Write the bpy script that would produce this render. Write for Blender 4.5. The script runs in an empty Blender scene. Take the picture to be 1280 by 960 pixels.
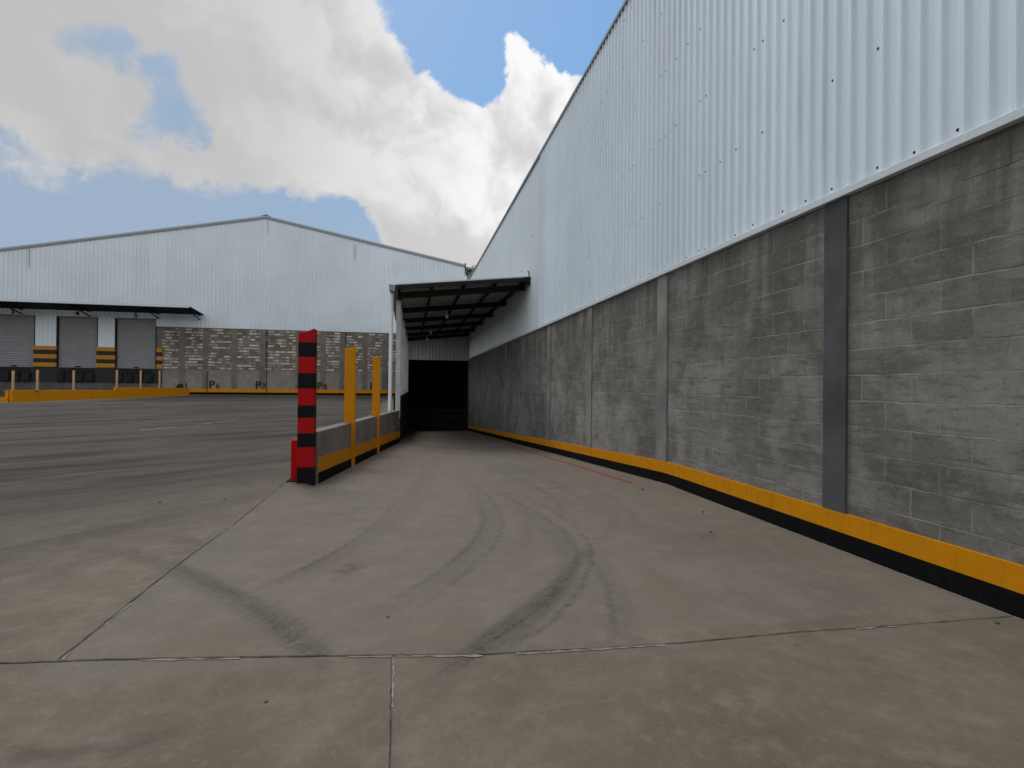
import bpy, bmesh, math, random
import numpy as np
from mathutils import Matrix, Vector
random.seed(7)
rad = math.radians
S = bpy.context.scene
COL = S.collection

# ------------------------------------------------------------------ helpers
def tag(o, label=None, cat=None, group=None, kind=None):
    if label: o['label'] = label
    if cat: o['category'] = cat
    if group: o['group'] = group
    if kind: o['kind'] = kind
    return o

def thing(name, label, cat, loc=(0, 0, 0), group=None):
    o = bpy.data.objects.new(name, None)
    o.empty_display_size = .3
    COL.objects.link(o)
    o.location = loc
    return tag(o, label, cat, group)

def link(name, me, mats, parent=None):
    o = bpy.data.objects.new(name, me)
    COL.objects.link(o)
    for m in (mats if isinstance(mats, (list, tuple)) else [mats]):
        me.materials.append(m)
    if parent is not None:
        o.parent = parent
        o.matrix_parent_inverse = Matrix.Translation(parent.location).inverted()
    return o

class MB:
    """collects simple shapes (in world coordinates) for ONE mesh"""
    def __init__(s): s.v = []; s.f = []; s.mi = []; s.sm = []
    def add(s, vs, fs, mi=0, smooth=False):
        b = len(s.v); s.v += [tuple(v) for v in vs]
        for f in fs:
            s.f.append([b + i for i in f]); s.mi.append(mi); s.sm.append(smooth)
        return s
    def box(s, x0, x1, y0, y1, z0, z1, mi=0):
        vs = [(x, y, z) for z in (z0, z1) for y in (y0, y1) for x in (x0, x1)]
        return s.add(vs, [(0, 2, 3, 1), (4, 5, 7, 6), (0, 1, 5, 4), (2, 6, 7, 3), (0, 4, 6, 2), (1, 3, 7, 5)], mi)
    def hexa(s, p, mi=0):
        """8 corners ordered: bottom quad ccw, top quad ccw"""
        return s.add(p, [(3, 2, 1, 0), (4, 5, 6, 7), (0, 1, 5, 4), (1, 2, 6, 5), (2, 3, 7, 6), (3, 0, 4, 7)], mi)
    def prism(s, poly, axis, a, b, mi=0):
        """poly of 2-D points extruded along axis from a to b"""
        n = len(poly)
        def P(q, t):
            return {'x': (t, q[0], q[1]), 'y': (q[0], t, q[1]), 'z': (q[0], q[1], t)}[axis]
        vs = [P(q, a) for q in poly] + [P(q, b) for q in poly]
        fs = [list(range(n))[::-1], [n + i for i in range(n)]] + [(i, (i + 1) % n, n + (i + 1) % n, n + i) for i in range(n)]
        return s.add(vs, fs, mi)
    def tube(s, pts, r, n=10, mi=0, smooth=True, caps=True):
        pts = [Vector(p) for p in pts]; rings = []; vs = []
        rr = r if isinstance(r, (list, tuple)) else [r] * len(pts)
        for i, p in enumerate(pts):
            d = (pts[min(i + 1, len(pts) - 1)] - pts[max(i - 1, 0)]).normalized()
            a = d.cross(Vector((0, 0, 1)) if abs(d.z) < .9 else Vector((1, 0, 0))).normalized(); b = d.cross(a)
            for k in range(n):
                t = 2 * math.pi * k / n
                vs.append(p + (a * math.cos(t) + b * math.sin(t)) * rr[i])
        fs = []
        for i in range(len(pts) - 1):
            for k in range(n):
                fs.append((i * n + k, i * n + (k + 1) % n, (i + 1) * n + (k + 1) % n, (i + 1) * n + k))
        s.add(vs, fs, mi, smooth)
        if caps:
            s.add(vs[:n], [list(range(n))], mi); s.add(vs[-n:], [list(range(n))], mi)
        return s
    def build(s, name, mats, parent=None, bevel=0, fixn=True):
        me = bpy.data.meshes.new(name)
        me.from_pydata(s.v, [], s.f)
        me.polygons.foreach_set('material_index', s.mi)
        me.polygons.foreach_set('use_smooth', s.sm)
        me.update()
        if fixn:
            bm = bmesh.new(); bm.from_mesh(me); bmesh.ops.recalc_face_normals(bm, faces=bm.faces); bm.to_mesh(me); bm.free()
        o = link(name, me, mats, parent)
        if bevel:
            m = o.modifiers.new('bevel', 'BEVEL'); m.width = bevel; m.segments = 2; m.limit_method = 'ANGLE'; m.angle_limit = rad(40)
        return o

# ------------------------------------------------------------------ material helpers
class NT:
    def __init__(s, nt): s.nt = nt; s.n = nt.nodes; s.l = nt.links
    def node(s, t, **kw):
        n = s.n.new(t)
        for k, v in kw.items(): setattr(n, k, v)
        return n
    def put(s, sock, v):
        if isinstance(v, bpy.types.NodeSocket): s.l.new(v, sock)
        elif v is not None:
            if sock.type == 'RGBA' and not hasattr(v, '__len__'): v = (v, v, v, 1)
            if sock.type == 'RGBA' and len(v) == 3: v = (*v, 1)
            sock.default_value = v
    def math(s, op, a, b=None, c=None, clamp=False):
        n = s.node('ShaderNodeMath', operation=op, use_clamp=clamp)
        for i, v in enumerate((a, b, c)):
            if v is not None: s.put(n.inputs[i], v)
        return n.outputs[0]
    def vmath(s, op, a, b=None):
        n = s.node('ShaderNodeVectorMath', operation=op)
        s.put(n.inputs[0], a)
        if b is not None: s.put(n.inputs[1], b)
        return n.outputs['Value'] if op in ('DOT_PRODUCT', 'LENGTH', 'DISTANCE') else n.outputs[0]
    def mix(s, f, a, b, mode='MIX'):
        n = s.node('ShaderNodeMix', data_type='RGBA', blend_type=mode, clamp_factor=True)
        s.put(n.inputs[0], f); s.put(n.inputs[6], a); s.put(n.inputs[7], b)
        return n.outputs[2]
    def noise(s, vec, scale, detail=4, rough=.55, dist=0, dim='3D'):
        n = s.node('ShaderNodeTexNoise', noise_dimensions=dim)
        s.put(n.inputs['Vector'], vec)
        n.inputs['Scale'].default_value = scale; n.inputs['Detail'].default_value = detail
        n.inputs['Roughness'].default_value = rough; n.inputs['Distortion'].default_value = dist
        return n.outputs['Fac']
    def ramp(s, f, a, b, lo=0., hi=1., smooth=True):
        n = s.node('ShaderNodeMapRange', interpolation_type='SMOOTHSTEP' if smooth else 'LINEAR')
        s.put(n.inputs['Value'], f)
        n.inputs['From Min'].default_value = a; n.inputs['From Max'].default_value = b
        n.inputs['To Min'].default_value = lo; n.inputs['To Max'].default_value = hi
        return n.outputs[0]
    def scale(s, vec, sc):
        n = s.node('ShaderNodeMapping'); s.put(n.inputs['Vector'], vec); n.inputs['Scale'].default_value = sc
        return n.outputs[0]
    def sep(s, vec):
        n = s.node('ShaderNodeSeparateXYZ'); s.put(n.inputs[0], vec); return n.outputs
    def comb(s, x, y, z):
        n = s.node('ShaderNodeCombineXYZ')
        for i, v in enumerate((x, y, z)): s.put(n.inputs[i], v)
        return n.outputs[0]
    def bump(s, h, strength=.3, dist=.01):
        n = s.node('ShaderNodeBump'); s.put(n.inputs['Height'], h)
        n.inputs['Strength'].default_value = strength; n.inputs['Distance'].default_value = dist
        return n.outputs[0]

def mat(name):
    m = bpy.data.materials.new(name); m.use_nodes = True
    t = NT(m.node_tree); b = m.node_tree.nodes['Principled BSDF']
    pos = t.node('ShaderNodeNewGeometry').outputs['Position']
    return m, t, b, pos

def paint(name, col, rough=.55, wear=.25, dirt=(.06, .05, .045), metallic=0., scale=6., spec=.4, streak=True):
    """painted / plain surface with uneven tone, grime and slight bump"""
    m, t, b, pos = mat(name)
    n1 = t.noise(pos, scale, 6, .62); n2 = t.noise(pos, scale * 7, 4, .6)
    c = t.mix(t.ramp(n1, .3, .75, 0, .35), col, [x * .72 for x in col])
    if streak:
        n3 = t.noise(t.scale(pos, (6, 6, .7)), 3, 4, .6)
        c = t.mix(t.math('MULTIPLY', t.ramp(n3, .5, .8), wear), c, dirt)
    c = t.mix(t.math('MULTIPLY', t.ramp(n2, .55, .8), wear * .8), c, dirt)
    t.put(b.inputs['Base Color'], c)
    t.put(b.inputs['Roughness'], t.ramp(n1, .2, .8, max(0, rough - .12), rough + .15))
    b.inputs['Metallic'].default_value = metallic
    b.inputs['Specular IOR Level'].default_value = spec
    t.put(b.inputs['Normal'], t.bump(n2, .12, .01))
    return m

def stripes(name, edges, colors, axis=2, **kw):
    """bands of paint between absolute heights (edges ascending, len(colors) = len(edges)+1)"""
    m, t, b, pos = mat(name)
    wob = t.math('MULTIPLY', t.math('SUBTRACT', t.noise(pos, 14, 3), .5), .012)
    z = t.math('ADD', t.sep(pos)[axis], wob)
    c = t.mix(0, colors[0], colors[0])
    for e, k in zip(edges, colors[1:]):
        c = t.mix(t.math('GREATER_THAN', z, e), c, k)
    n1 = t.noise(pos, 7, 6, .65); n2 = t.noise(pos, 40, 4, .6)
    c = t.mix(t.ramp(n1, .35, .8, 0, .4), c, t.mix(1, c, (.62, .6, .6), 'MULTIPLY'))
    c = t.mix(t.ramp(n2, .64, .80, 0, .25), c, (.05, .035, .03))
    t.put(b.inputs['Base Color'], c)
    t.put(b.inputs['Roughness'], t.ramp(n1, .2, .8, .35, .6))
    b.inputs['Specular IOR Level'].default_value = .12
    t.put(b.inputs['Normal'], t.bump(n2, .15, .008))
    return m

def concrete(name, col, scale=2., var=.4, rough=.85, streak=.35, bump=.25, tint=(1, .97, .92)):
    m, t, b, pos = mat(name)
    n1 = t.noise(pos, scale, 7, .62); n2 = t.noise(pos, scale * 9, 5, .6); n3 = t.noise(pos, 70, 3, .6)
    c = t.mix(t.ramp(n1, .3, .72), [x * (1 - var) for x in col], [x * (1 + var * .5) * y for x, y in zip(col, tint)])
    c = t.mix(t.ramp(n2, .5, .75, 0, .35), c, [x * .55 for x in col])
    st = t.noise(t.scale(pos, (5, 5, .35)), 2, 5, .6)
    c = t.mix(t.ramp(st, .52, .75, 0, streak), c, [x * .5 for x in col])
    t.put(b.inputs['Base Color'], c)
    b.inputs['Roughness'].default_value = rough
    b.inputs['Specular IOR Level'].default_value = .25
    t.put(b.inputs['Normal'], t.bump(t.math('ADD', n2, t.math('MULTIPLY', n3, .5)), bump, .012))
    return m

def blockwork(name, axis, low, dark, light, mortar_col, mort_vis, rows=(.2, .4), zsplit=None, upper=None):
    """smeared hollow-block wall; axis 0/1: horizontal coordinate of the wall"""
    m, t, b, pos = mat(name)
    s3 = t.sep(pos)
    h = s3[axis]
    wob = t.noise(pos, 1.3, 3, .5); wob2 = t.noise(t.vmath('ADD', pos, (7, 3, 1)), 9, 3, .6)
    hh = t.math('ADD', h, t.math('MULTIPLY', t.math('SUBTRACT', wob2, .5), .03))
    zz = t.math('ADD', s3[2], t.math('ADD', t.math('MULTIPLY', t.math('SUBTRACT', wob, .5), .03), t.math('MULTIPLY', t.math('SUBTRACT', wob2, .5), .02)))
    br = t.node('ShaderNodeTexBrick', offset=.5)
    t.put(br.inputs['Vector'], t.comb(hh, zz, 0))
    br.inputs['Scale'].default_value = 1; br.inputs['Mortar Size'].default_value = .008
    br.inputs['Mortar Smooth'].default_value = .6; br.inputs['Bias'].default_value = 0
    br.inputs['Brick Width'].default_value = rows[1]; br.inputs['Row Height'].default_value = rows[0]
    br.inputs['Color1'].default_value = (0, 0, 0, 1); br.inputs['Color2'].default_value = (1, 1, 1, 1)
    br.inputs['Mortar'].default_value = (.5, .5, .5, 1)
    bv = t.sep(br.outputs['Color'])[0]; mf = br.outputs['Fac']
    n0 = t.noise(pos, .55, 5, .6, .6); n1 = t.noise(pos, 2.4, 7, .66, .4); n2 = t.noise(pos, 13, 6, .65); n3 = t.noise(pos, 90, 3, .6)
    hor = t.noise(t.scale(pos, (1.2, 1.2, 6)), 1.6, 6, .65, .3)
    c = t.mix(t.ramp(n0, .3, .7), low, light)
    vp = t.ramp(t.noise(t.vmath('ADD', pos, (5, 23, 9)), .9, 4, .6), .40, .62, .12, .5)
    c = t.mix(t.math('MULTIPLY', t.ramp(bv, 0.1, .9), vp), c, dark)
    c = t.mix(t.ramp(n1, .47, .68, 0, .6), c, dark)
    c = t.mix(t.ramp(n1, .44, .30, 0, .5), c, light)
    c = t.mix(t.ramp(t.noise(t.scale(pos, (1.5, 1.5, 4)), 5, 6, .7, .3), .5, .72, 0, .4), c, light)
    c = t.mix(t.ramp(hor, .52, .72, 0, .55), c, light)
    big = t.noise(t.vmath('ADD', pos, (2, 7, 3)), .8, 5, .62, .9)
    c = t.mix(t.ramp(big, .44, .66, 0, .6), c, dark)
    c = t.mix(t.ramp(t.noise(t.vmath('ADD', pos, (9, 2, 8)), 1.7, 7, .68, 1.1), .54, .70, 0, .55), c, light)
    c = t.mix(t.ramp(n2, .52, .75, 0, .4), c, dark)
    c = t.mix(t.ramp(n2, .48, .25, 0, .25), c, light)
    tw = t.noise(t.scale(t.vmath('ADD', pos, (1, 6, 2)), (1.3, 1.3, 9)), 2.4, 7, .7, .6)
    c = t.mix(t.ramp(tw, .50, .66, 0, .6), c, dark)
    c = t.mix(t.ramp(tw, .44, .30, 0, .5), c, light)
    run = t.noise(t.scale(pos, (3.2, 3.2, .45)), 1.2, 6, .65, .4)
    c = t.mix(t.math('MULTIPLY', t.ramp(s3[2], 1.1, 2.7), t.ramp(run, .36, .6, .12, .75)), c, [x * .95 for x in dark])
    fl = t.noise(t.vmath('ADD', pos, (4, 4, 4)), 30, 5, .7)
    c = t.mix(t.ramp(fl, .58, .72, 0, .45), c, light)
    c = t.mix(t.ramp(fl, .42, .30, 0, .4), c, [x * .6 for x in dark])
    pat = t.ramp(t.noise(t.vmath('ADD', pos, (31, 11, 5)), 2.6, 5, .65), .38, .60, .12, 1)
    lightj = t.ramp(t.noise(t.vmath('ADD', pos, (3, 41, 5)), 1.1, 3, .6), .36, .5)
    mc = t.mix(lightj, [x * .45 for x in dark], mortar_col)
    c = t.mix(t.math('MULTIPLY', t.math('MULTIPLY', mf, pat), mort_vis), c, mc)
    if zsplit is not None:
        u1 = t.noise(pos, .9, 4, .6); u2 = t.noise(t.vmath('ADD', pos, (13, 1, 9)), 2.3, 5, .7)
        cu = t.mix(t.ramp(bv, .35, .65), upper[0], upper[1])
        cu = t.mix(t.ramp(u1, .4, .62, 0, .8), cu, upper[3])
        wn = t.node('ShaderNodeTexWhiteNoise', noise_dimensions='2D')
        t.put(wn.inputs['Vector'], t.vmath('FLOOR', t.comb(t.math('DIVIDE', h, .4), t.math('DIVIDE', s3[2], .2), 0)))
        fr = t.math('FRACT', t.math('DIVIDE', s3[2], .2))
        edge = t.math('MULTIPLY', t.ramp(fr, .30, .45), t.math('LESS_THAN', fr, .93))
        wv = t.math('MULTIPLY', edge, t.math('MULTIPLY', t.math('GREATER_THAN', wn.outputs['Value'], .30), t.ramp(u2, .40, .60)))
        cu = t.mix(t.math('MULTIPLY', wv, .9), cu, upper[2])
        cu = t.mix(t.math('MULTIPLY', mf, .55), cu, [x * .5 for x in upper[0]])
        c = t.mix(t.math('GREATER_THAN', s3[2], zsplit), c, cu)
    t.put(b.inputs['Base Color'], c)
    b.inputs['Roughness'].default_value = .9; b.inputs['Specular IOR Level'].default_value = .2
    hgt = t.math('ADD', t.math('MULTIPLY', t.math('MULTIPLY', mf, pat), -.6), t.math('ADD', t.math('MULTIPLY', n2, 1.), t.math('MULTIPLY', n3, .35)))
    t.put(b.inputs['Normal'], t.bump(hgt, .5, .012))
    return m

def sheetmetal(name, axis, col, rough=.42, metallic=.25, pitch=1.0, var=.14, band=0):
    m, t, b, pos = mat(name)
    s3 = t.sep(pos)
    fl = t.math('FLOOR', t.math('DIVIDE', s3[axis], pitch))
    wn = t.node('ShaderNodeTexWhiteNoise', noise_dimensions='1D'); t.put(wn.inputs['W'], fl)
    v = wn.outputs['Value']
    sc = (.3, .3, .3)
    n1 = t.noise(pos, .5, 4, .6); st = t.noise(t.scale(pos, (7, 7, .25)), 1.5, 5, .65); n2 = t.noise(pos, 30, 4, .6)
    c = t.mix(t.math('MULTIPLY', v, var * 2), col, [x * .7 for x in col])
    c = t.mix(t.ramp(n1, .35, .7, 0, .22), c, [x * .75 for x in col])
    c = t.mix(t.ramp(st, .52, .78, 0, .3), c, [x * .55 * y for x, y in zip(col, (1, .98, .94))])
    if band:
        bn = t.noise(t.scale(pos, (.25, .25, 3.0)), 1, 3, .5)
        c = t.mix(t.ramp(bn, .45, .65, 0, band), c, [x * .7 for x in col])
    t.put(b.inputs['Base Color'], c)
    b.inputs['Metallic'].default_value = metallic
    t.put(b.inputs['Roughness'], t.ramp(n1, .2, .8, rough - .06, rough + .1))
    t.put(b.inputs['Normal'], t.bump(n2, .05, .004))
    return m

# ------------------------------------------------------------------ geometry of the place (x across, y along the wall, z up)
WX = 3.42                                   # face of the long block wall
def ramp_r(v): return -.0545 * max(0, v - 6.4) if v > 6.4 else 0.
def ramp_l(v):
    if v < 6.4: return 0.
    if v < 16: return -.043 * (v - 6.4)
    a = -.043 * 9.6; e = ramp_r(30.2)
    return a + (e - a) * (v - 16) / 14.2
def lwall(v):                               # ramp-side face of the low wall on the left
    return -1.2 + .108 * (v - 7.1) if v < 15.95 else -.244 + .0171 * (v - 15.95)
def yard(v): return .0171 * max(0, min(v, 38.6) - 7.1)
def ramp_z(u, v):
    s = min(1, max(0, (u - lwall(v)) / (WX - lwall(v))))
    return ramp_l(v) * (1 - s) + ramp_r(v) * s

# ------------------------------------------------------------------ materials
BLACK = (.005, .005, .0055); YEL = (.57, .222, .002); RED = (.38, .003, .005)
M = {}
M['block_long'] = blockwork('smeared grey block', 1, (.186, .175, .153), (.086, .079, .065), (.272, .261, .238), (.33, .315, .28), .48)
M['block_far'] = blockwork('far block', 0, (.25, .225, .195), (.18, .158, .135), (.30, .275, .24), (.33, .30, .27), .5, zsplit=2.2,
                           upper=((.17, .142, .115), (.21, .178, .148), (.64, .59, .53), (.135, .098, .075)))
M['pillar_dark'] = concrete('blue grey concrete pillar', (.086, .084, .083), 1.6, .35, tint=(1, 1, 1))
M['pillar'] = concrete('grey concrete pillar', (.22, .21, .192), 1.6, .35)
M['pillar_far'] = concrete('brown grey concrete pillar', (.18, .155, .13), 1.6, .3)
M['concrete'] = concrete('pale concrete', (.20, .182, .165), 2.2, .35)
M['dark_concrete'] = concrete('concrete in unlit dock tone', (.016, .016, .016), 2.2, .4)  # near-black: the unlit dock's shade is put into the colour
M['dock_grey'] = concrete('dock face grey concrete', (.11, .105, .098), 2.2, .4)
M['metal'] = sheetmetal('zinc sheet', 1, (.775, .84, .87), .36, .2)
M['metal2'] = sheetmetal('zinc sheet far', 1, (.68, .74, .745), .40, .25, var=.06)
M['metal_f'] = sheetmetal('zinc sheet gable', 0, (.68, .735, .765), .45, .2, 1.0, .07)
M['metal_end'] = sheetmetal('zinc sheet end', 0, (.55, .58, .6), .42, .3)
M['metal_side'] = sheetmetal('zinc sheet side', 1, (.40, .41, .41), .5, .2)
M['roof'] = sheetmetal('roof sheet', 0, (.5, .53, .55), .5, .3)
M['soffit'] = sheetmetal('underside of roof sheet', 0, (.42, .40, .39), .6, .1)
M['flash'] = paint('white flashing', (.62, .66, .68), .4, .2, streak=False)
M['trim_dark'] = paint('dark roof trim', (.10, .11, .115), .5, .2)
M['trim_grey'] = paint('grey roof trim', (.25, .27, .28), .5, .2)
M['steel_dark'] = paint('dark steel', (.020, .020, .0205), .7, .3, dirt=(.03, .028, .026), spec=.1)
M['steel_black'] = paint('black pipe paint', (.012, .012, .012), .8, .2, dirt=(.02, .019, .018), spec=.05)
M['white_pipe'] = paint('white plastic pipe', (.8, .8, .79), .4, .15)
M['column'] = concrete('canopy column concrete', (.52, .52, .51), 2., .25)
M['yellow'] = paint('yellow ochre paint', YEL, .6, .3, dirt=(.17, .08, .012), spec=.12)
M['yellow_pale'] = paint('faded yellow paint', (.48, .27, .12), .55, .2, dirt=(.2, .12, .06))
M['black'] = paint('black paint', BLACK, .7, .35, dirt=(.02, .019, .017), spec=.08)
M['red'] = paint('red paint', RED, .6, .3, dirt=(.10, .006, .006), spec=.12)
M['screw'] = paint('screw washer', (.015, .015, .017), .6, .1)
M['post_stripes'] = stripes('red and black bands', [.21, .47, .65, .85, 1.01, 1.23, 1.43, 1.64, 1.83],
                            [BLACK, RED, BLACK, RED, BLACK, RED, BLACK, RED, BLACK, RED])
M['hazard'] = stripes('orange and black bands', [2.53, 2.80, 3.07, 3.34],
                      [(.50, .22, .02), (.03, .03, .03), (.50, .22, .02), (.03, .03, .03), (.50, .22, .02)])
M['shutter'] = paint('grey shutter slats', (.33, .33, .335), .45, .18, metallic=.2, scale=2.)
M['rubber'] = paint('black rubber', (.010, .010, .011), .8, .3, dirt=(.03, .03, .03))
M['dockblack'] = paint('black dock face', (.016, .016, .018), .7, .4, dirt=(.04, .04, .042))
M['ink'] = paint('black stencil paint', (.012, .012, .012), .7, .1)
M['ink_red'] = paint('red stencil paint', (.16, .018, .02), .7, .1)
M['line_red'] = None

def ground_material():
    m, t, b, pos = mat('yard concrete')
    at = t.node('ShaderNodeAttribute', attribute_name='tyre').outputs['Fac']
    s3 = t.sep(pos)
    flat = t.comb(s3[0], s3[1], 0)
    n0 = t.noise(flat, .22, 5, .6, .5); n1 = t.noise(flat, .9, 7, .65, .4); n2 = t.noise(flat, 5, 7, .68); n3 = t.noise(flat, 45, 5, .65); n4 = t.noise(flat, 240, 2, .5)
    base = (.178, .150, .114); pale = (.235, .203, .161); dark = (.112, .092, .068)
    c = t.mix(t.ramp(n1, .3, .72), dark, base)
    c = t.mix(t.ramp(n0, .35, .68, 0, .7), c, base)
    c = t.mix(t.ramp(n2, .45, .70, 0, .48), c, pale)
    n6 = t.noise(t.vmath('ADD', flat, (3, 9, 0)), 16, 6, .7, .3)
    c = t.mix(t.ramp(n6, .52, .70, 0, .4), c, dark)
    c = t.mix(t.ramp(n6, .46, .32, 0, .35), c, pale)
    n5 = t.noise(t.vmath('ADD', flat, (17, 3, 0)), 2.3, 7, .68, .9)
    c = t.mix(t.ramp(n5, .50, .72, 0, .36), c, dark)
    c = t.mix(t.ramp(n5, .46, .28, 0, .32), c, pale)
    c = t.mix(t.ramp(n2, .46, .26, 0, .5), c, dark)
    # the slab between the joints is cooler and lighter than the strip in front
    slab = t.math('MULTIPLY', t.ramp(s3[1], 2.48, 2.56), t.ramp(s3[0], -1.62, -1.54))
    c = t.mix(t.math('MULTIPLY', slab, .35), c, (.188, .170, .142))
    # brown stains
    br = t.ramp(t.noise(t.vmath('ADD', flat, (40, 12, 0)), .6, 5, .62, .8), .5, .7)
    c = t.mix(t.math('MULTIPLY', br, .4), c, (.15, .113, .082))
    # the yard on the left is worn dark by turning lorries, in long sweeping streaks
    rot = t.node('ShaderNodeMapping'); t.put(rot.inputs['Vector'], flat); rot.inputs['Rotation'].default_value = (0, 0, rad(-35)); rot.inputs['Scale'].default_value = (1, 1, 1)
    sw = t.scale(rot.outputs[0], (.16, 1.3, 1))
    w1 = t.noise(sw, 1.1, 6, .62, .5); w2 = t.noise(sw, 3.6, 4, .6, .3)
    far = t.math('MULTIPLY', t.ramp(t.math('ADD', t.math('MULTIPLY', s3[0], -.8), t.math('MULTIPLY', s3[1], .55)), 3.2, 8.0), t.ramp(s3[0], -.9, -1.6))
    c = t.mix(t.math('MULTIPLY', far, t.ramp(w1, .38, .60, 1., .62)), c, (.030, .027, .024))
    c = t.mix(t.math('MULTIPLY', far, t.ramp(w2, .53, .68, 0, .6)), c, (.12, .108, .094))
    c = t.mix(t.math('MULTIPLY', t.ramp(s3[0], -1.4, -2.4), t.ramp(w1, .52, .68, 0, .4)), c, (.08, .067, .054))
    # rubber left by tyres
    tr = t.math('MULTIPLY', at, t.math('MULTIPLY', t.ramp(n3, .25, .65, .45, 1.), t.ramp(n2, .3, .6, .55, 1.)))
    c = t.mix(tr, c, (.036, .032, .028))
    # pores and specks
    c = t.mix(t.ramp(n3, .55, .75, 0, .5), c, (.09, .08, .07))
    c = t.mix(t.ramp(n3, .42, .28, 0, .35), c, (.26, .225, .19))
    c = t.mix(t.ramp(n4, .45, .75, .0, .45), c, (.10, .088, .075))
    vo = t.node('ShaderNodeTexVoronoi', feature='F1'); t.put(vo.inputs['Vector'], flat); vo.inputs['Scale'].default_value = 1.7
    sp = t.math('MULTIPLY', t.math('LESS_THAN', vo.outputs['Distance'], .022), t.math('GREATER_THAN', t.sep(vo.outputs['Color'])[0], .6))
    c = t.mix(t.math('MULTIPLY', sp, .8), c, (.03, .028, .026))
    vo2 = t.node('ShaderNodeTexVoronoi', feature='F1'); t.put(vo2.inputs['Vector'], t.vmath('ADD', flat, t.comb(t.math('MULTIPLY', n2, .05), t.math('MULTIPLY', n3, .03), 0))); vo2.inputs['Scale'].default_value = 4.3
    sp2 = t.math('MULTIPLY', t.ramp(vo2.outputs['Distance'], .045, .02), t.math('GREATER_THAN', t.sep(vo2.outputs['Color'])[1], .72))
    c = t.mix(t.math('MULTIPLY', sp2, .6), c, (.045, .04, .035))
    ol = t.ramp(t.noise(t.vmath('ADD', flat, (77, 5, 0)), 1.1, 6, .62, .6), .64, .74, 0, .45)
    c = t.mix(ol, c, (.055, .047, .038))
    t.put(b.inputs['Base Color'], c)
    t.put(b.inputs['Roughness'], t.ramp(n1, .2, .8, .78, .95))
    b.inputs['Specular IOR Level'].default_value = .12
    t.put(b.inputs['Normal'], t.bump(t.math('ADD', t.math('MULTIPLY', n2, 1.2), t.math('ADD', n3, t.math('MULTIPLY', n4, .5))), .35, .006))
    return m
M['ground'] = ground_material()
def joint_material():
    m, t, b, pos = mat('joint')
    n = t.noise(pos, 9, 5, .7)
    t.put(b.inputs['Base Color'], t.mix(t.ramp(n, .4, .65), (.035, .030, .026), (.10, .09, .08)))
    b.inputs['Roughness'].default_value = .95; return m
M['joint'] = joint_material()
def chip_material():
    m, t, b, pos = mat('chipped edge')
    n = t.noise(pos, 14, 5, .7)
    c = t.mix(t.ramp(n, .4, .65), (.17, .15, .125), (.28, .25, .215))
    t.put(b.inputs['Base Color'], c); b.inputs['Roughness'].default_value = .95; return m
M['chip'] = chip_material()
def worn_line():
    m, t, b, pos = mat('worn red line')
    n = t.noise(pos, 18, 5, .7); n2 = t.noise(pos, 1.2, 4, .6)
    f = t.math('MULTIPLY', t.ramp(n, .3, .6, .7, 1), t.ramp(t.sep(pos)[1], 26, 14, .45, 1))
    t.put(b.inputs['Base Color'], t.mix(f, (.13, .10, .08), (.27, .016, .022)))
    b.inputs['Roughness'].default_value = .8; return m
M['line_red'] = worn_line()

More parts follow.
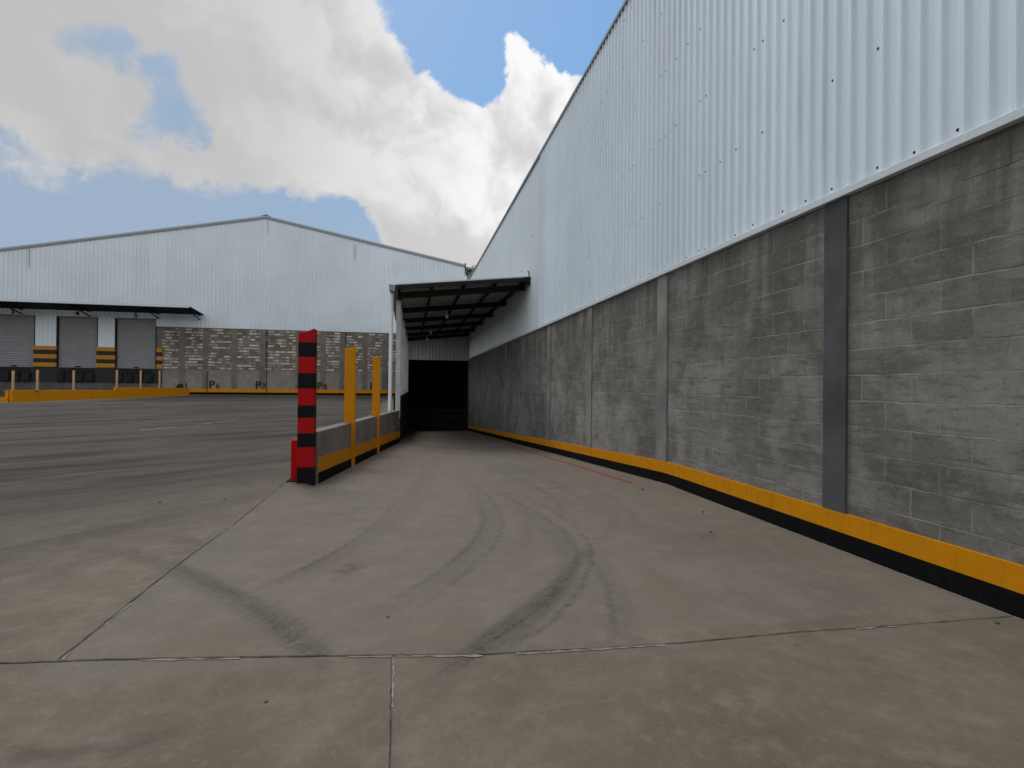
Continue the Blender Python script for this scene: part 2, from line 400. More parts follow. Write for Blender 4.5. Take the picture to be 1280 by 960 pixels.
# ------------------------------------------------------------------ ground: one sheet with the yard, the apron and the sunk ramp
marks = [  # centre line, half width, strength
    ([(.16, 2.34), (.31, 2.5), (.47, 2.64), (.67, 2.85), (.92, 3.18), (1.14, 3.5), (1.34, 3.85)], (.05, .10, .13, .13, .10, .07, .04), (.5, .85, .95, .9, .75, .55, .25)),
    ([(1.14, 3.5), (1.55, 4.1), (1.95, 4.65), (2.3, 5.5)], (.05, .06, .07, .08), (.45, .35, .25, .1)),
    ([(.67, 2.85), (.94, 3.13), (1.12, 3.5), (1.22, 3.95), (1.27, 4.56), (1.2, 5.2)], (.08, .10, .11, .11, .12, .12), (.5, .5, .42, .36, .25, .1)),
    ([(1.11, 2.48), (1.24, 2.9), (1.38, 3.4), (1.42, 3.9), (1.40, 4.4)], (.10, .10, .10, .10, .1), (.28, .30, .26, .2, .08)),
    ([(-2.6, 4.75), (-2.3, 4.57), (-1.9, 4.28), (-1.57, 3.99), (-.97, 3.34), (-.65, 2.92), (-.44, 2.63), (-.38, 2.5)], (.1, .10, .10, .11, .12, .11, .09, .06), (.1, .3, .42, .7, .6, .62, .68, .4)),
    ([(-.9, 3.5), (-.69, 3.76), (-.45, 4.2), (-.2, 4.8), (.05, 5.8)], (.10, .11, .12, .12, .14), (.12, .42, .35, .25, .08)),
    ([(-.35, 2.8), (.0, 3.2), (.27, 3.55), (.55, 4.1), (.8, 4.9), (.86, 5.9), (.8, 7.2)], (.1, .12, .12, .12, .12, .12, .14), (.08, .3, .32, .3, .28, .22, .1)),
    ([(.86, 3.94), (1.05, 4.5), (1.18, 5.1), (1.2, 5.9), (1.0, 7.)], (.06, .07, .08, .08, .1), (.2, .3, .3, .25, .1)),
    ([(1.9, 4.6), (2.0, 5.6), (1.95, 7.0), (1.9, 9.)], (.12, .12, .14, .16), (.1, .2, .2, .12)),
    ([(-.05, 5.2), (.1, 6.4), (.3, 8.2), (.6, 11.)], (.14, .16, .18, .2), (.1, .22, .22, .15)),
    ([(.31, 2.45), (.1, 2.2), (-.15, 1.95), (-.35, 1.7)], (.10, .12, .14, .16), (.35, .28, .22, .12)),
    ([(.55, 2.5), (.4, 2.2), (.2, 1.85)], (.12, .14, .16), (.2, .18, .1)),
    ([(-3.4, 3.6), (-2.9, 4.6), (-2.3, 5.5), (-1.7, 6.4)], (.2, .22, .22, .2), (.25, .4, .4, .2)),
    ([(-5.2, 4.5), (-4.2, 5.6), (-3.2, 6.9), (-2.2, 8.4), (-1.5, 10)], (.2, .22, .22, .22, .2), (.3, .45, .5, .4, .2)),
    ([(-7.5, 6.), (-6, 7.6), (-4.4, 9.4), (-3, 11.6), (-2, 14)], (.3, .3, .3, .3, .3), (.3, .5, .5, .5, .3)),
    ([(-5.8, 5.), (-4.6, 5.9), (-3.7, 6.6), (-2.9, 7.4)], (.1, .12, .12, .1), (.3, .4, .4, .1)),
    ([(-9, 9), (-7, 11.), (-5, 13.6), (-3, 17)], (.4, .4, .4, .4), (.3, .5, .5, .4)),
    ([(-1.0, 1.3), (-.7, 1.9), (-.5, 2.4)], (.18, .18, .14), (.14, .2, .1)),
    # thin scrub lines from the shoulders of tyres, sweeping towards the ramp
    ([(.33, 2.5), (.62, 2.78), (.9, 3.1), (1.1, 3.42), (1.28, 3.8), (1.36, 4.3), (1.34, 4.9), (1.2, 5.6), (.95, 6.6), (.7, 8)], (.025,) * 10, (.7, .9, .9, .8, .7, .6, .55, .45, .3, .12)),
    ([(.5, 2.5), (.78, 2.75), (1.02, 3.05), (1.22, 3.4), (1.42, 3.85), (1.52, 4.4), (1.5, 5.1), (1.35, 6.0), (1.1, 7.4)], (.022,) * 9, (.6, .8, .8, .7, .6, .5, .45, .3, .12)),
    ([(1.0, 2.46), (1.16, 2.8), (1.29, 3.25), (1.34, 3.7), (1.3, 4.2), (1.18, 4.7)], (.03,) * 6, (.4, .5, .5, .4, .3, .15)),
    ([(.1, 3.1), (.4, 3.55), (.68, 4.1), (.88, 4.75), (.95, 5.5), (.9, 6.4), (.75, 7.6)], (.03,) * 7, (.2, .5, .55, .5, .45, .35, .15)),
    ([(-.05, 3.2), (.22, 3.62), (.5, 4.15), (.7, 4.8), (.77, 5.5), (.72, 6.4), (.55, 7.6)], (.03,) * 7, (.2, .45, .5, .45, .4, .3, .12)),
    ([(-.95, 3.45), (-.72, 3.8), (-.5, 4.25), (-.3, 4.85), (-.15, 5.7), (-.1, 6.8)], (.028,) * 6, (.3, .55, .5, .4, .3, .1)),
    ([(-1.55, 3.97), (-1.0, 3.4), (-.68, 2.98), (-.45, 2.62)], (.03,) * 4, (.5, .8, .8, .85)),
    ([(-1.6, 4.08), (-1.02, 3.5), (-.62, 3.05), (-.36, 2.62)], (.022,) * 4, (.3, .6, .6, .5)),
    ([(1.5, 4.9), (1.66, 5.7), (1.62, 6.8), (1.45, 8.2), (1.3, 10)], (.05,) * 5, (.15, .35, .4, .35, .15)),
    ([(2.1, 4.3), (2.3, 5.2), (2.36, 6.3), (2.3, 7.8), (2.2, 10)], (.06,) * 5, (.1, .25, .3, .25, .1)),
    ([(-8, 5.2), (-6.4, 6.6), (-4.9, 8.2), (-3.6, 10.2), (-2.6, 13)], (.16,) * 5, (.3, .6, .65, .6, .3)),
    ([(-8.8, 7), (-7, 8.8), (-5.4, 10.8), (-4, 13.4), (-3, 16.5)], (.16,) * 5, (.3, .6, .65, .6, .3)),
    ([(-3.6, 3.9), (-3.0, 4.7), (-2.4, 5.4), (-1.8, 6.0)], (.07,) * 4, (.3, .5, .5, .2)),
    ([(-4.6, 4.6), (-3.8, 5.5), (-2.9, 6.5), (-2.1, 7.6)], (.07,) * 4, (.3, .55, .55, .3)),
]
def tyre_field(P):
    out = np.zeros(len(P))
    for pts, ws, st in marks:
        # smooth the polyline
        pts = np.array(pts, float); k = np.arange(len(pts)); q = np.linspace(0, len(pts) - 1, (len(pts) - 1) * 5 + 1)
        # catmull-like smoothing: interpolate then average
        X = np.interp(q, k, pts[:, 0]); Y = np.interp(q, k, pts[:, 1])
        for _ in range(3):
            X[1:-1] = (X[:-2] + 2 * X[1:-1] + X[2:]) / 4; Y[1:-1] = (Y[:-2] + 2 * Y[1:-1] + Y[2:]) / 4
        W = np.interp(q, k, ws); T = np.interp(q, k, st)
        best = np.zeros(len(P))
        for i in range(len(q) - 1):
            a = np.array([X[i], Y[i]]); d = np.array([X[i + 1], Y[i + 1]]) - a; L2 = (d * d).sum() + 1e-9
            t = np.clip(((P - a) @ d) / L2, 0, 1)
            e = P - (a + t[:, None] * d); r = np.sqrt((e * e).sum(1))
            sg = np.sign(e[:, 0] * -d[1] + e[:, 1] * d[0])
            w = W[i] + (W[i + 1] - W[i]) * t; s = T[i] + (T[i + 1] - T[i]) * t
            x = r / w
            prof = 1 / (1 + np.exp((x - .72) * 11.))
            # ribs of the tread run along the mark
            prof *= .66 + .34 * np.cos(sg * r / w * 11. + 1.)
            best = np.maximum(best, prof * np.minimum(1, s * (1.3 if W.max() < .05 else 1.05)))
        out = 1 - (1 - out) * (1 - best * .8)
    return out

def build_ground():
    V = []; Fc = []
    def patch(us, vs, zf, uf=None):
        b = len(V); n = len(us)
        for v in vs:
            for s in us:
                u = s if uf is None else uf(s, v)
                V.append((u, v, zf(u, v)))
        for j in range(len(vs) - 1):
            for i in range(n - 1):
                a = b + j * n + i
                Fc.append((a, a + 1, a + n + 1, a + n))
    L = lambda a, b, st: list(np.linspace(a, b, max(2, int(round((b - a) / st)) + 1)))
    sm = lambda u: min(1, max(0, (u + 1.30) / .10))
    patch(L(-9, 3.45, .04), L(-3, 7.1, .04), lambda u, v: ramp_z(u, v) * sm(u))
    patch(L(0, 1, .0125), L(7.1, 30.25, .1), ramp_z, lambda s, v: (lwall(v) - .08) * (1 - s) + 3.45 * s)
    patch(L(0, 1, .0125), L(7.1, 38.65, .12), lambda u, v: yard(v), lambda s, v: -9 * (1 - s) + (lwall(min(v, 30.2)) - .07) * s)
    patch(L(-60, -9, 3), [-500, -60, -20, -3] + L(7.1, 38.65, 2) + [60, 500], lambda u, v: yard(v))
    patch([-900, -300, -100, -60], [-500, -60, -20, -3, 7.1, 38.65, 60, 500], lambda u, v: yard(v))
    patch([-9, 3.45, 30, 100, 900], [-500, -60, -20, -3], lambda u, v: 0.)
    patch([3.45, 30, 100, 900], [-3, 7.1, 38.65, 60], lambda u, v: yard(v))
    patch([-9, -.1, 3.45], [38.65, 60], lambda u, v: yard(v))
    patch([-9, 3.45, 30, 100, 900], [60, 500, 1500], lambda u, v: yard(v))
    me = bpy.data.meshes.new('ground'); me.from_pydata(V, [], Fc)
    at = me.attributes.new('tyre', 'FLOAT', 'POINT')
    P = np.array(V)[:, :2]; near = (P[:, 0] > -10) & (P[:, 0] < 3.5) & (P[:, 1] < 20) & (P[:, 1] > -4)
    val = np.zeros(len(P)); val[near] = tyre_field(P[near])
    at.data.foreach_set('value', val.astype(np.float32))
    me.polygons.foreach_set('use_smooth', [True] * len(Fc))
    o = link('ground', me, M['ground']); tag(o, kind='structure'); return o
build_ground()

def ribbon(mb, pts, w, z=.004, wob=.004, mi=0, step=.04, off=0., seed=0, prob=1.0):
    """a thin strip lying on the ground along pts, with ragged edges"""
    rnd = random.Random(seed); P = []
    for (a, b) in zip(pts[:-1], pts[1:]):
        n = max(1, int(math.dist(a, b) / step))
        for i in range(n): P.append((a[0] + (b[0] - a[0]) * i / n, a[1] + (b[1] - a[1]) * i / n))
    P.append(pts[-1])
    vs = []; fs = []; drift = 0
    for i, p in enumerate(P):
        q = P[min(i + 1, len(P) - 1)]; r = P[max(i - 1, 0)]
        d = Vector((q[0] - r[0], q[1] - r[1])).normalized(); nrm = Vector((-d.y, d.x))
        drift = drift * .8 + rnd.uniform(-wob, wob) * .25
        a = w / 2 + rnd.uniform(-wob, wob); b = w / 2 + rnd.uniform(-wob, wob)
        for s in (a, -b):
            x = p[0] + nrm.x * (s + drift + off); y = p[1] + nrm.y * (s + drift + off)
            vs.append((x, y, ground_z(x, y) + z))
    run = 0
    for i in range(len(P) - 1):
        if run <= 0:
            keep = rnd.random() < prob; run = rnd.randint(2, 12)
        run -= 1
        if keep: fs.append((2 * i, 2 * i + 1, 2 * i + 3, 2 * i + 2))
    mb.add(vs, fs, mi)
def ground_z(u, v):
    if v < 7.1: return ramp_z(u, v) * min(1, max(0, (u + 1.30) / .10))
    return ramp_z(u, v) if u > lwall(v) - .05 else yard(v)

jm = MB()
main = [(-9, 3.05), (-1.8, 2.77), (-1.33, 2.72), (-.43, 2.59), (.31, 2.47), (.81, 2.43), (1.35, 2.4), (2.04, 2.4), (2.6, 2.375), (3.4, 2.352)]
diag = [(-1.57, 2.755), (-1.585, 4.04), (-1.55, 5.3), (-1.57, 7.38)]
short = [(-.065, 2.53), (-.05, 1.79), (-.03, -2.5)]
ribbon(jm, main[:6], .010, seed=1, wob=.003); ribbon(jm, main[5:], .006, seed=2, wob=.002)
ribbon(jm, diag, .009, seed=3, wob=.0025); ribbon(jm, short, .006, seed=4, wob=.002, prob=.9)
ribbon(jm, [(-4.3, 16.8), (-2.6, 16.2), (-.9, 15.6)], .035, seed=14, wob=.01, prob=.6)
tag(jm.build('expansion_joint', M['joint'], fixn=False), kind='structure')
cm = MB()
ribbon(cm, main[1:6], .012, z=.003, seed=5, wob=.006, prob=.25, off=-.012); ribbon(cm, main[5:9], .014, z=.003, seed=6, wob=.008, prob=.3, off=-.01)
ribbon(cm, [(3.386, -2), (3.386, 6), (3.386, 14)], .016, z=.003, seed=30, wob=.005, prob=.85, step=.06)
ribbon(cm, diag, .014, z=.003, seed=7, wob=.008, prob=.35, off=-.012); ribbon(cm, short, .010, z=.003, seed=8, wob=.004, prob=.5, off=.007)
ribbon(cm, [(.28, 2.47), (.36, 2.462)], .014, z=.0045, seed=10, wob=.01, off=-.012)
for k, (p, q, w_) in enumerate((((-6.4, 14.2), (-5.1, 17.2), .07), ((-9.5, 24), (-4.5, 25.6), .12), ((-7.5, 27.5), (-2.5, 28.6), .14), ((-12, 26), (-6.5, 29.6), .12), ((-5.5, 21.2), (-2.2, 21.6), .08), ((-14, 24.5), (-10, 26.4), .14), ((-6.2, 31), (-1.4, 32), .16), ((-10.5, 33), (-5.5, 34.4), .16))):
    ribbon(cm, [p, q], w_, z=.004, seed=40 + k, wob=.03, prob=.5, step=.12)
tag(cm.build('chipped_joint_edge', M['chip'], fixn=False), kind='structure')
lm = MB(); ribbon(lm, [(2.98, 6.65), (2.97, 14), (2.94, 29)], .06, seed=11, wob=.004, step=.1, prob=.97)
tag(lm.build('road_marking', M['line_red'], fixn=False), kind='structure')
gs = MB()
ribbon(gs, [(-13.55, 37.9), (-15.25, 31.8), (-17.05, 27.0), (-20, 26.2)], .55, z=.004, seed=12, wob=.02, step=.3)
ribbon(gs, [(-13.3, 38.25), (-.6, 38.25)], .35, z=.004, seed=13, wob=.02, step=.3)
tag(gs.build('pale_concrete_path', M['concrete'], fixn=False), kind='structure')

# ------------------------------------------------------------------ corrugated sheet
RIB = ((0, 0), (.42, 0), (.46, 1), (.60, 1), (1.0, 0))          # steep side towards the near end, long slope behind
RIB2 = ((0, 0), (.50, 0), (.58, 1), (.84, 1), (.92, 0), (1.0, 0))
def rib_depth(f, prof=RIB):
    for (a, d), (b, e) in zip(prof[:-1], prof[1:]):
        if a <= f <= b: return d + (e - d) * (f - a) / (b - a)
    return 0.
def corrugated(mb, axis, a, b, z0, z1, face, depth, pitch, out, mi=0, zf=None, prof=RIB2):
    """sheet along axis ('x' or 'y') from a to b; ribs stand out by depth in direction out (+1/-1) from the plane 'face'"""
    pts = []; n = int(math.ceil((b - a) / pitch))
    for i in range(n):
        s = a + i * pitch
        for f, d in prof[:-1]:
            t = s + f * pitch
            if t <= b: pts.append((t, d))
    pts.append((b, 0))
    vs = []; fs = []
    for t, d in pts:
        q = face + out * depth * d
        zt = zf(t) if zf else z1
        for z in (z0, zt): vs.append((q, t, z) if axis == 'y' else (t, q, z))
    for i in range(len(pts) - 1): fs.append((2 * i, 2 * i + 2, 2 * i + 3, 2 * i + 1))
    mb.add(vs, fs, mi)

# ------------------------------------------------------------------ long warehouse on the right
Y0, Y1, ZT = -9.0, 30.2, 7.55
wh = thing('warehouse', 'long warehouse with grey block base and bright ribbed metal wall above', 'warehouse', (WX + 8, 10, 0))
pil = [3.645 + 2.95 * k for k in range(-4, 10)]
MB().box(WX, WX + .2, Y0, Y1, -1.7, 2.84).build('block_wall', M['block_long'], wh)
for k, v in enumerate(pil):
    w = .115 if abs(v - 3.645) < .1 else .14
    MB().box(WX - .022, WX + .05, v - w, min(v + w, Y1 - .002), -1.65, 2.82).build('concrete_pillar', M['pillar_dark' if abs(v - 3.645) < .1 else 'pillar'], wh, bevel=.004)
# painted bands at the foot, following the ramp
def band(name, z0, z1, m, proud):
    mb = MB(); vs = []; fs = []
    ys = [Y0] + list(np.linspace(-1, Y1, 80))
    for y in ys:
        g = ramp_r(y)
        for x, z in ((WX - proud, g + z0), (WX - proud, g + z1), (WX + .01, g + z1), (WX + .01, g + z0)): vs.append((x, y, z))
    for i in range(len(ys) - 1):
        for k in range(4): fs.append((4 * i + k, 4 * i + (k + 1) % 4, 4 * i + 4 + (k + 1) % 4, 4 * i + 4 + k))
    mb.add(vs, fs); return mb.build(name, m, wh)
band('black_band', -.2, .143, M['black'], .029); band('yellow_band', .143, .298, M['yellow'], .026)
YS = 13.5
cl = MB(); corrugated(cl, 'y', Y0, YS, 2.87, ZT, WX - .005, .026, 1 / 7, -1, prof=RIB)
rnd = random.Random(3)
rows = [2.93, 3.83, 4.73, 5.61, 6.5, 7.3]
def screw(mb, x, y, z, r, mi):
    n = 8; p = [(x, y + r * math.cos(2 * math.pi * k / n), z + r * math.sin(2 * math.pi * k / n)) for k in range(n)]
    q = [(x - .008, a[1] * .4 + y * .6, a[2] * .4 + z * .6) for a in p]
    mb.add(p + q, [(k, (k + 1) % n, n + (k + 1) % n, n + k) for k in range(n)] + [tuple(range(n, 2 * n))], mi)
for z in rows:
    m0 = 3.56
    for kk in range(-12, 11):
        for dv in (0, .12, .41, .70):
            y = m0 + kk + dv
            if Y0 + .1 < y < YS - .1 and rnd.random() < .58:
                # sit on whichever face of the rib is there
                f = ((y - Y0) * 7) % 1
                screw(cl, WX - .005 - (.026 * rib_depth(f)) - .002, y, z + rnd.uniform(-.012, .012), .0115, 1)
cl.build('metal_cladding', [M['metal'], M['screw']], wh, fixn=False)
c2 = MB(); corrugated(c2, 'y', YS, Y1, 2.87, ZT, WX + .012, .011, 1 / 7, -1)
for y, z in ((14.45, 5.6), (15.9, 4.9)): screw(c2, WX - .002, y, z, .03, 1)
c2.build('metal_cladding', [M['metal2'], M['screw']], wh, fixn=False)
MB().box(WX - .055, WX + .03, Y0, Y1, 2.825, 2.885).build('flashing', M['flash'], wh, bevel=.004)
tr = MB()
tr.box(WX - .045, WX + .35, Y0, Y1, ZT - .03, ZT + .03)
tr.build('roof_edge', M['trim_grey'], wh)
rf = MB(); rf.hexa([(WX + .36, Y0, ZT - .05), (WX + 18, Y0, ZT + 1.8), (WX + 18, Y1, ZT + 1.8), (WX + .36, Y1, ZT - .05),
                    (WX + .36, Y0, ZT + .05), (WX + 18, Y0, ZT + 1.9), (WX + 18, Y1, ZT + 1.9), (WX + .36, Y1, ZT + .05)])
rf.build('roof', M['roof'], wh)
ew = MB(); ew.prism([(WX + .2, -1.6), (WX + 18, -1.6), (WX + 18, ZT + 1.8), (WX + .2, ZT - .02)], 'y', Y1 - .2, Y1 - .01)
ew.prism([(WX + .2, -1), (WX + 18, -1), (WX + 18, ZT + 1.8), (WX + .2, ZT - .02)], 'y', Y0, Y0 + .2)
ew.box(WX + 17.8, WX + 18, Y0 + .2, Y1 - .2, -1, ZT + 1.8)
ew.build('outer_wall', M['metal2'], wh)

# ------------------------------------------------------------------ covered dock at the foot of the ramp (part of the long warehouse's yard, a thing of its own)
XL = lwall(30.2)
dk = thing('loading_dock', 'black unlit dock opening under ribbed metal at the foot of the ramp', 'loading dock', (1.6, 31, -1.3))
ee = MB(); corrugated(ee, 'x', XL - .05, WX - .02, 2.76, 4.6, 30.2, .03, .2, -1)
ee.build('end_cladding', M['metal_end'], dk, fixn=False)
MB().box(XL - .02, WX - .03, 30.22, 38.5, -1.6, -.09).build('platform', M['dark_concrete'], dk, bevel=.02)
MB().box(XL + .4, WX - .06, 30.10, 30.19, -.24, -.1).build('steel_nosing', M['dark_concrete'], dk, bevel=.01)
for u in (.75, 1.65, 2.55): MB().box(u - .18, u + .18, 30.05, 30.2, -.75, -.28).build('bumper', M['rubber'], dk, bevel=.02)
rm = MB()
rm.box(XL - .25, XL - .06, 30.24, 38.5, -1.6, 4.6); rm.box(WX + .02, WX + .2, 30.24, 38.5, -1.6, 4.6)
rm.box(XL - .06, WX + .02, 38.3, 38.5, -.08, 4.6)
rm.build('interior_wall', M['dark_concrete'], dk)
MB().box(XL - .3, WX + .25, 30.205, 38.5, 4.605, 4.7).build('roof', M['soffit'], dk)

# ------------------------------------------------------------------ canopy over the ramp
cn = thing('ramp_canopy', 'lean-to metal canopy on dark beams over the ramp', 'canopy', (1.5, 22, 3.9))
CY0, CY1 = 14.6, 30.19
def cz(u): return 4.02 + (u + .38) * (4.43 - 4.02) / 3.8
sh = MB()
vs = []; fs = []
n = int((30.5 - CY0) / .2)
ys = []
for i in range(n):
    for f, d in ((0, 0), (.5, 0), (.6, .03), (.86, .03), (.96, 0)): ys.append((CY0 + (i + f) * .2, d))
ys.append((30.5, 0))
for y, d in ys:
    for u in (-.40, WX + .06): vs.append((u, y, cz(u) + .02 + d))
fs = [(2 * i, 2 * i + 1, 2 * i + 3, 2 * i + 2) for i in range(len(ys) - 1)]
sh.add(vs, fs); sh.build('roof_sheet', M['soffit'], cn, fixn=False)
def sloped_box(mb, u0, u1, y0, y1, top, h):
    """beam across the slope, hanging 'top' below the sheet and h deep"""
    mb.hexa([(u0, y0, cz(u0) - top - h), (u1, y0, cz(u1) - top - h), (u1, y1, cz(u1) - top - h), (u0, y1, cz(u0) - top - h),
             (u0, y0, cz(u0) - top), (u1, y0, cz(u1) - top), (u1, y1, cz(u1) - top), (u0, y1, cz(u0) - top)])
for k, y in enumerate((15.25, 18.35, 21.3, 24.25, 27.2, 29.9)):
    mb = MB(); sloped_box(mb, -.34, WX - .03, y - .06, y + .06, .085, .17); mb.build('cross_beam', M['steel_dark'], cn, bevel=.006)
for u in (-.3, .62, 1.54, 2.46, 3.30):
    mb = MB(); sloped_box(mb, u - .035, u + .035, CY0 + .03, CY1 - .03, .003, .08); mb.build('purlin', M['steel_dark'], cn)
mb = MB(); sloped_box(mb, -.40, WX - .06, CY0 - .012, CY0 - .002, -.055, .03); mb.build('front_edge', M['flash'], cn)
mb = MB(); sloped_box(mb, -.36, WX - .06, CY0 + .0, CY0 + .028, .0, .09); mb.build('front_beam', M['steel_dark'], cn)
# gutter along the low side with its end cap, and the white downpipe
gt = MB(); gt.prism([(-.41, 3.86), (-.55, 3.90), (-.57, 4.05), (-.545, 4.05), (-.53, 3.93), (-.43, 3.90), (-.41, 4.03), (-.395, 4.03)], 'y', CY0 - .02, CY1)
gt.add([(-.41, CY0 - .022, 3.86), (-.55, CY0 - .022, 3.90), (-.57, CY0 - .022, 4.05), (-.395, CY0 - .022, 4.03)], [(0, 1, 2, 3)])
gt.build('gutter', M['trim_grey'], cn)
dp = MB(); dp.tube([(-.49, 15.05, 3.9), (-.49, 15.05, 3.78), (-.50, 15.05, 3.6), (-.52, 15.05, .14)], .054, 14); dp.build('downpipe', M['white_pipe'], cn)
# bracket where the canopy meets the wall
bk = MB(); bk.box(WX - .16, WX - .035, CY0 + .02, CY0 + .16, 4.24, 4.46); bk.tube([(WX - .05, CY0 + .02, 4.44), (WX - .05, CY0 + .02, 4.58), (WX - .09, CY0 + .02, 4.62)], .018, 8)
bk.build('bracket', M['steel_black'], cn)
# concrete column and the ribbed side wall above the low block wall
MB().box(-.385, -.245, 15.75, 15.93, .3, 3.80).build('column', M['column'], cn, bevel=.008)
for y in (18.35, 21.3, 24.25, 27.2, 30.0): MB().box(lwall(y) - .2, lwall(y) - .03, y - .09, y + .09, .9, 3.9).build('column', M['column'], cn, bevel=.008)
for (u, y) in ((1.35, 19.2), (1.0, 24.9), (.95, 28.4)):
    lb = MB(); lb.tube([(u, y, cz(u) - .16), (u, y, cz(u) - .30)], .012, 6); lb.tube([(u, y, cz(u) - .29), (u, y, cz(u) - .33), (u, y, cz(u) - .42), (u, y, cz(u) - .45)], [.03, .06, .055, .02], 12)
    lb.build('lamp', M['white_pipe'], cn)

# low dark wall under the side cladding
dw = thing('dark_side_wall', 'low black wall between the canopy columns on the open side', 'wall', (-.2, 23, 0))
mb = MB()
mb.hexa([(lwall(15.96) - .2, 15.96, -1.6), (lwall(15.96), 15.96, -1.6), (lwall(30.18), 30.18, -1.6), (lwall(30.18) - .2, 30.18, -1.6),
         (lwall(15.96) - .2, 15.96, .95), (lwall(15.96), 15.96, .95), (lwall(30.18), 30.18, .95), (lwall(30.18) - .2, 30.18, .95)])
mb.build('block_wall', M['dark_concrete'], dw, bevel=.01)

# ------------------------------------------------------------------ low concrete wall between yard and ramp
lw = thing('barrier_wall', 'low grey concrete wall with yellow and black foot beside the ramp', 'wall', (-.8, 11.5, 0))
A, B = 7.32, 15.9
def wtop(v): return .655 - .0128 * (v - 7.2)
mb = MB(); T = .2
mb.hexa([(lwall(A) - T, A, -.8), (lwall(A), A, -.8), (lwall(B), B, -.8), (lwall(B) - T, B, -.8),
         (lwall(A) - T, A, wtop(A)), (lwall(A), A, wtop(A)), (lwall(B), B, wtop(B)), (lwall(B) - T, B, wtop(B))])
mb.build('wall_body', M['concrete'], lw, bevel=.008)
def lband(name, z0, z1, m, proud):
    mb = MB(); vs = []; fs = []; ys = np.linspace(A + .01, B - .005, 30)
    for y in ys:
        g = ramp_l(y); x = lwall(y)
        for xx, z in ((x + proud, g + z0), (x + proud, g + z1), (x - .01, g + z1), (x - .01, g + z0)): vs.append((xx, y, z))
    for i in range(len(ys) - 1):
        for k in range(4): fs.append((4 * i + k, 4 * i + (k + 1) % 4, 4 * i + 4 + (k + 1) % 4, 4 * i + 4 + k))
    fs += [(0, 1, 2, 3), tuple(4 * (len(ys) - 1) + k for k in range(4))]
    mb.add(vs, fs); mb.build(name, m, lw)
lband('black_band', -.1, .145, M['black'], .012); lband('yellow_band', .145, .345, M['yellow'], .009)
MB().box(lwall(15.2) - .005, lwall(15.2) + .02, 15.14, 15.2, -.02, .08).build('drain_spout', M['steel_black'], lw)

# striped steel post at its end
def steel_post(name, label, cat, u, v, w, d, zb, zt, m, lip, group=None, notch=.05, edge=None):
    t = thing(name, label, cat, (u, v, zb), group)
    mb = MB()
    # hollow channel: web faces the camera side, two flanges run back; the top is torch-cut unevenly
    n = 8; front = []
    for i in range(n + 1):
        f = i / n; front.append((u - w / 2 + w * f, zt - notch + notch * (f ** 1.7) + .004 * math.sin(9 * f)))
    poly = [(u - w / 2, zb), (u + w / 2, zb)] + front[::-1]
    mb.prism(poly, 'y', v - d / 2, v - d / 2 + .02)
    mb.box(u - w / 2, u - w / 2 + .014, v - d / 2 + .02, v + d / 2, zb, zt - notch)
    mb.box(u + w / 2 - .014, u + w / 2, v - d / 2 + .02, v + d / 2, zb, zt - .004)
    mb.prism([(u - w / 2 + .014, zb), (u + w / 2 - .014, zb), (u + w / 2 - .014, zt - .03), (u - w / 2 + .014, zt - notch)], 'y', v + d / 2 - .02, v + d / 2)
    mb.build('column_shaft', m, t, bevel=.003)
    MB().box(u + w / 2 + .0005, u + w / 2 + .012, v - d / 2 - lip, v - d / 2 + .05, zb, zt - .01).build('edge_plate', edge or m, t, bevel=.002)
    return t
M['edge_stripes'] = M['post_stripes']
steel_post('striped_post', 'tall square post banded red and black at the end of the low wall', 'post', -1.305, 7.22, .20, .2, -.06, 2.01, M['post_stripes'], .03, notch=.06)
# its red wheel guard on the yard side
rb = thing('wheel_guard', 'low red painted block at the foot of the red and black post', 'wheel guard', (-1.46, 7.4, 0))
mb = MB(); mb.prism([(7.26, -.02), (7.52, -.02), (7.52, .53), (7.44, .56), (7.30, .56), (7.26, .54)], 'x', -1.51, -1.41); mb.build('guard_block', M['red'], rb, bevel=.012)
mb = MB(); mb.box(-1.56, -1.40, 7.235, 7.56, -.01, .012); mb.build('base_plate', M['steel_black'], rb)
# the two yellow posts that stand in the wall
steel_post('yellow_post', 'wider yellow steel post rising from the low wall nearest the striped post', 'post', lwall(9.4) - .045, 9.40, .17, .22, -.25, 1.95, M['yellow'], .0, 'yellow posts in the low wall', notch=.035)
steel_post('yellow_post', 'slimmer yellow steel post in the low wall nearest the canopy column', 'post', lwall(12.0) - .045, 12.0, .155, .22, -.4, 1.925, M['yellow'], .0, 'yellow posts in the low wall', notch=.01)

# ------------------------------------------------------------------ gabled warehouse across the yard
FY = 38.6
gb = thing('gabled_warehouse', 'wide gabled metal warehouse with block base and roller doors across the yard', 'warehouse', (-12, 48, .5))
AX, AZ = -9.8, 12.9; RX, RZ = 4.0, 10.29; LX = -37.0; LZ = AZ - (AX - LX) * .2052
def gz(u): return AZ - (u - AX) * (AZ - RZ) / (RX - AX) if u > AX else AZ - (AX - u) * .2052
DE = -16.17                                  # right edge of the door bay
DT, DB = 5.50, 2.24                          # door head and sill
MB().box(DE, RX, FY, FY + .2, -.2, 5.05).build('block_wall', M['block_far'], gb)
for u in (-14.95, -13.52, -11.72, -9.95, -7.6, -5.95, -4.65, -3.11, -1.72, .2, 2.2):
    MB().box(u - .18, u + .18, FY - .015, FY + .05, .5, 5.03).build('concrete_pillar', M['pillar_far'], gb)
MB().box(DE + .3, RX, FY - .032, FY + .01, .3, .70).build('black_band', M['black'], gb)
MB().box(DE + .3, RX, FY - .028, FY + .01, .70, .94).build('yellow_band', M['yellow'], gb)
up = MB(); corrugated(up, 'x', DE, RX, 5.06, 0, FY - .01, .038, .25, -1, zf=lambda u: gz(u))
corrugated(up, 'x', LX, DE, DT + .05, 0, FY - .01, .038, .25, -1, zf=lambda u: gz(u))
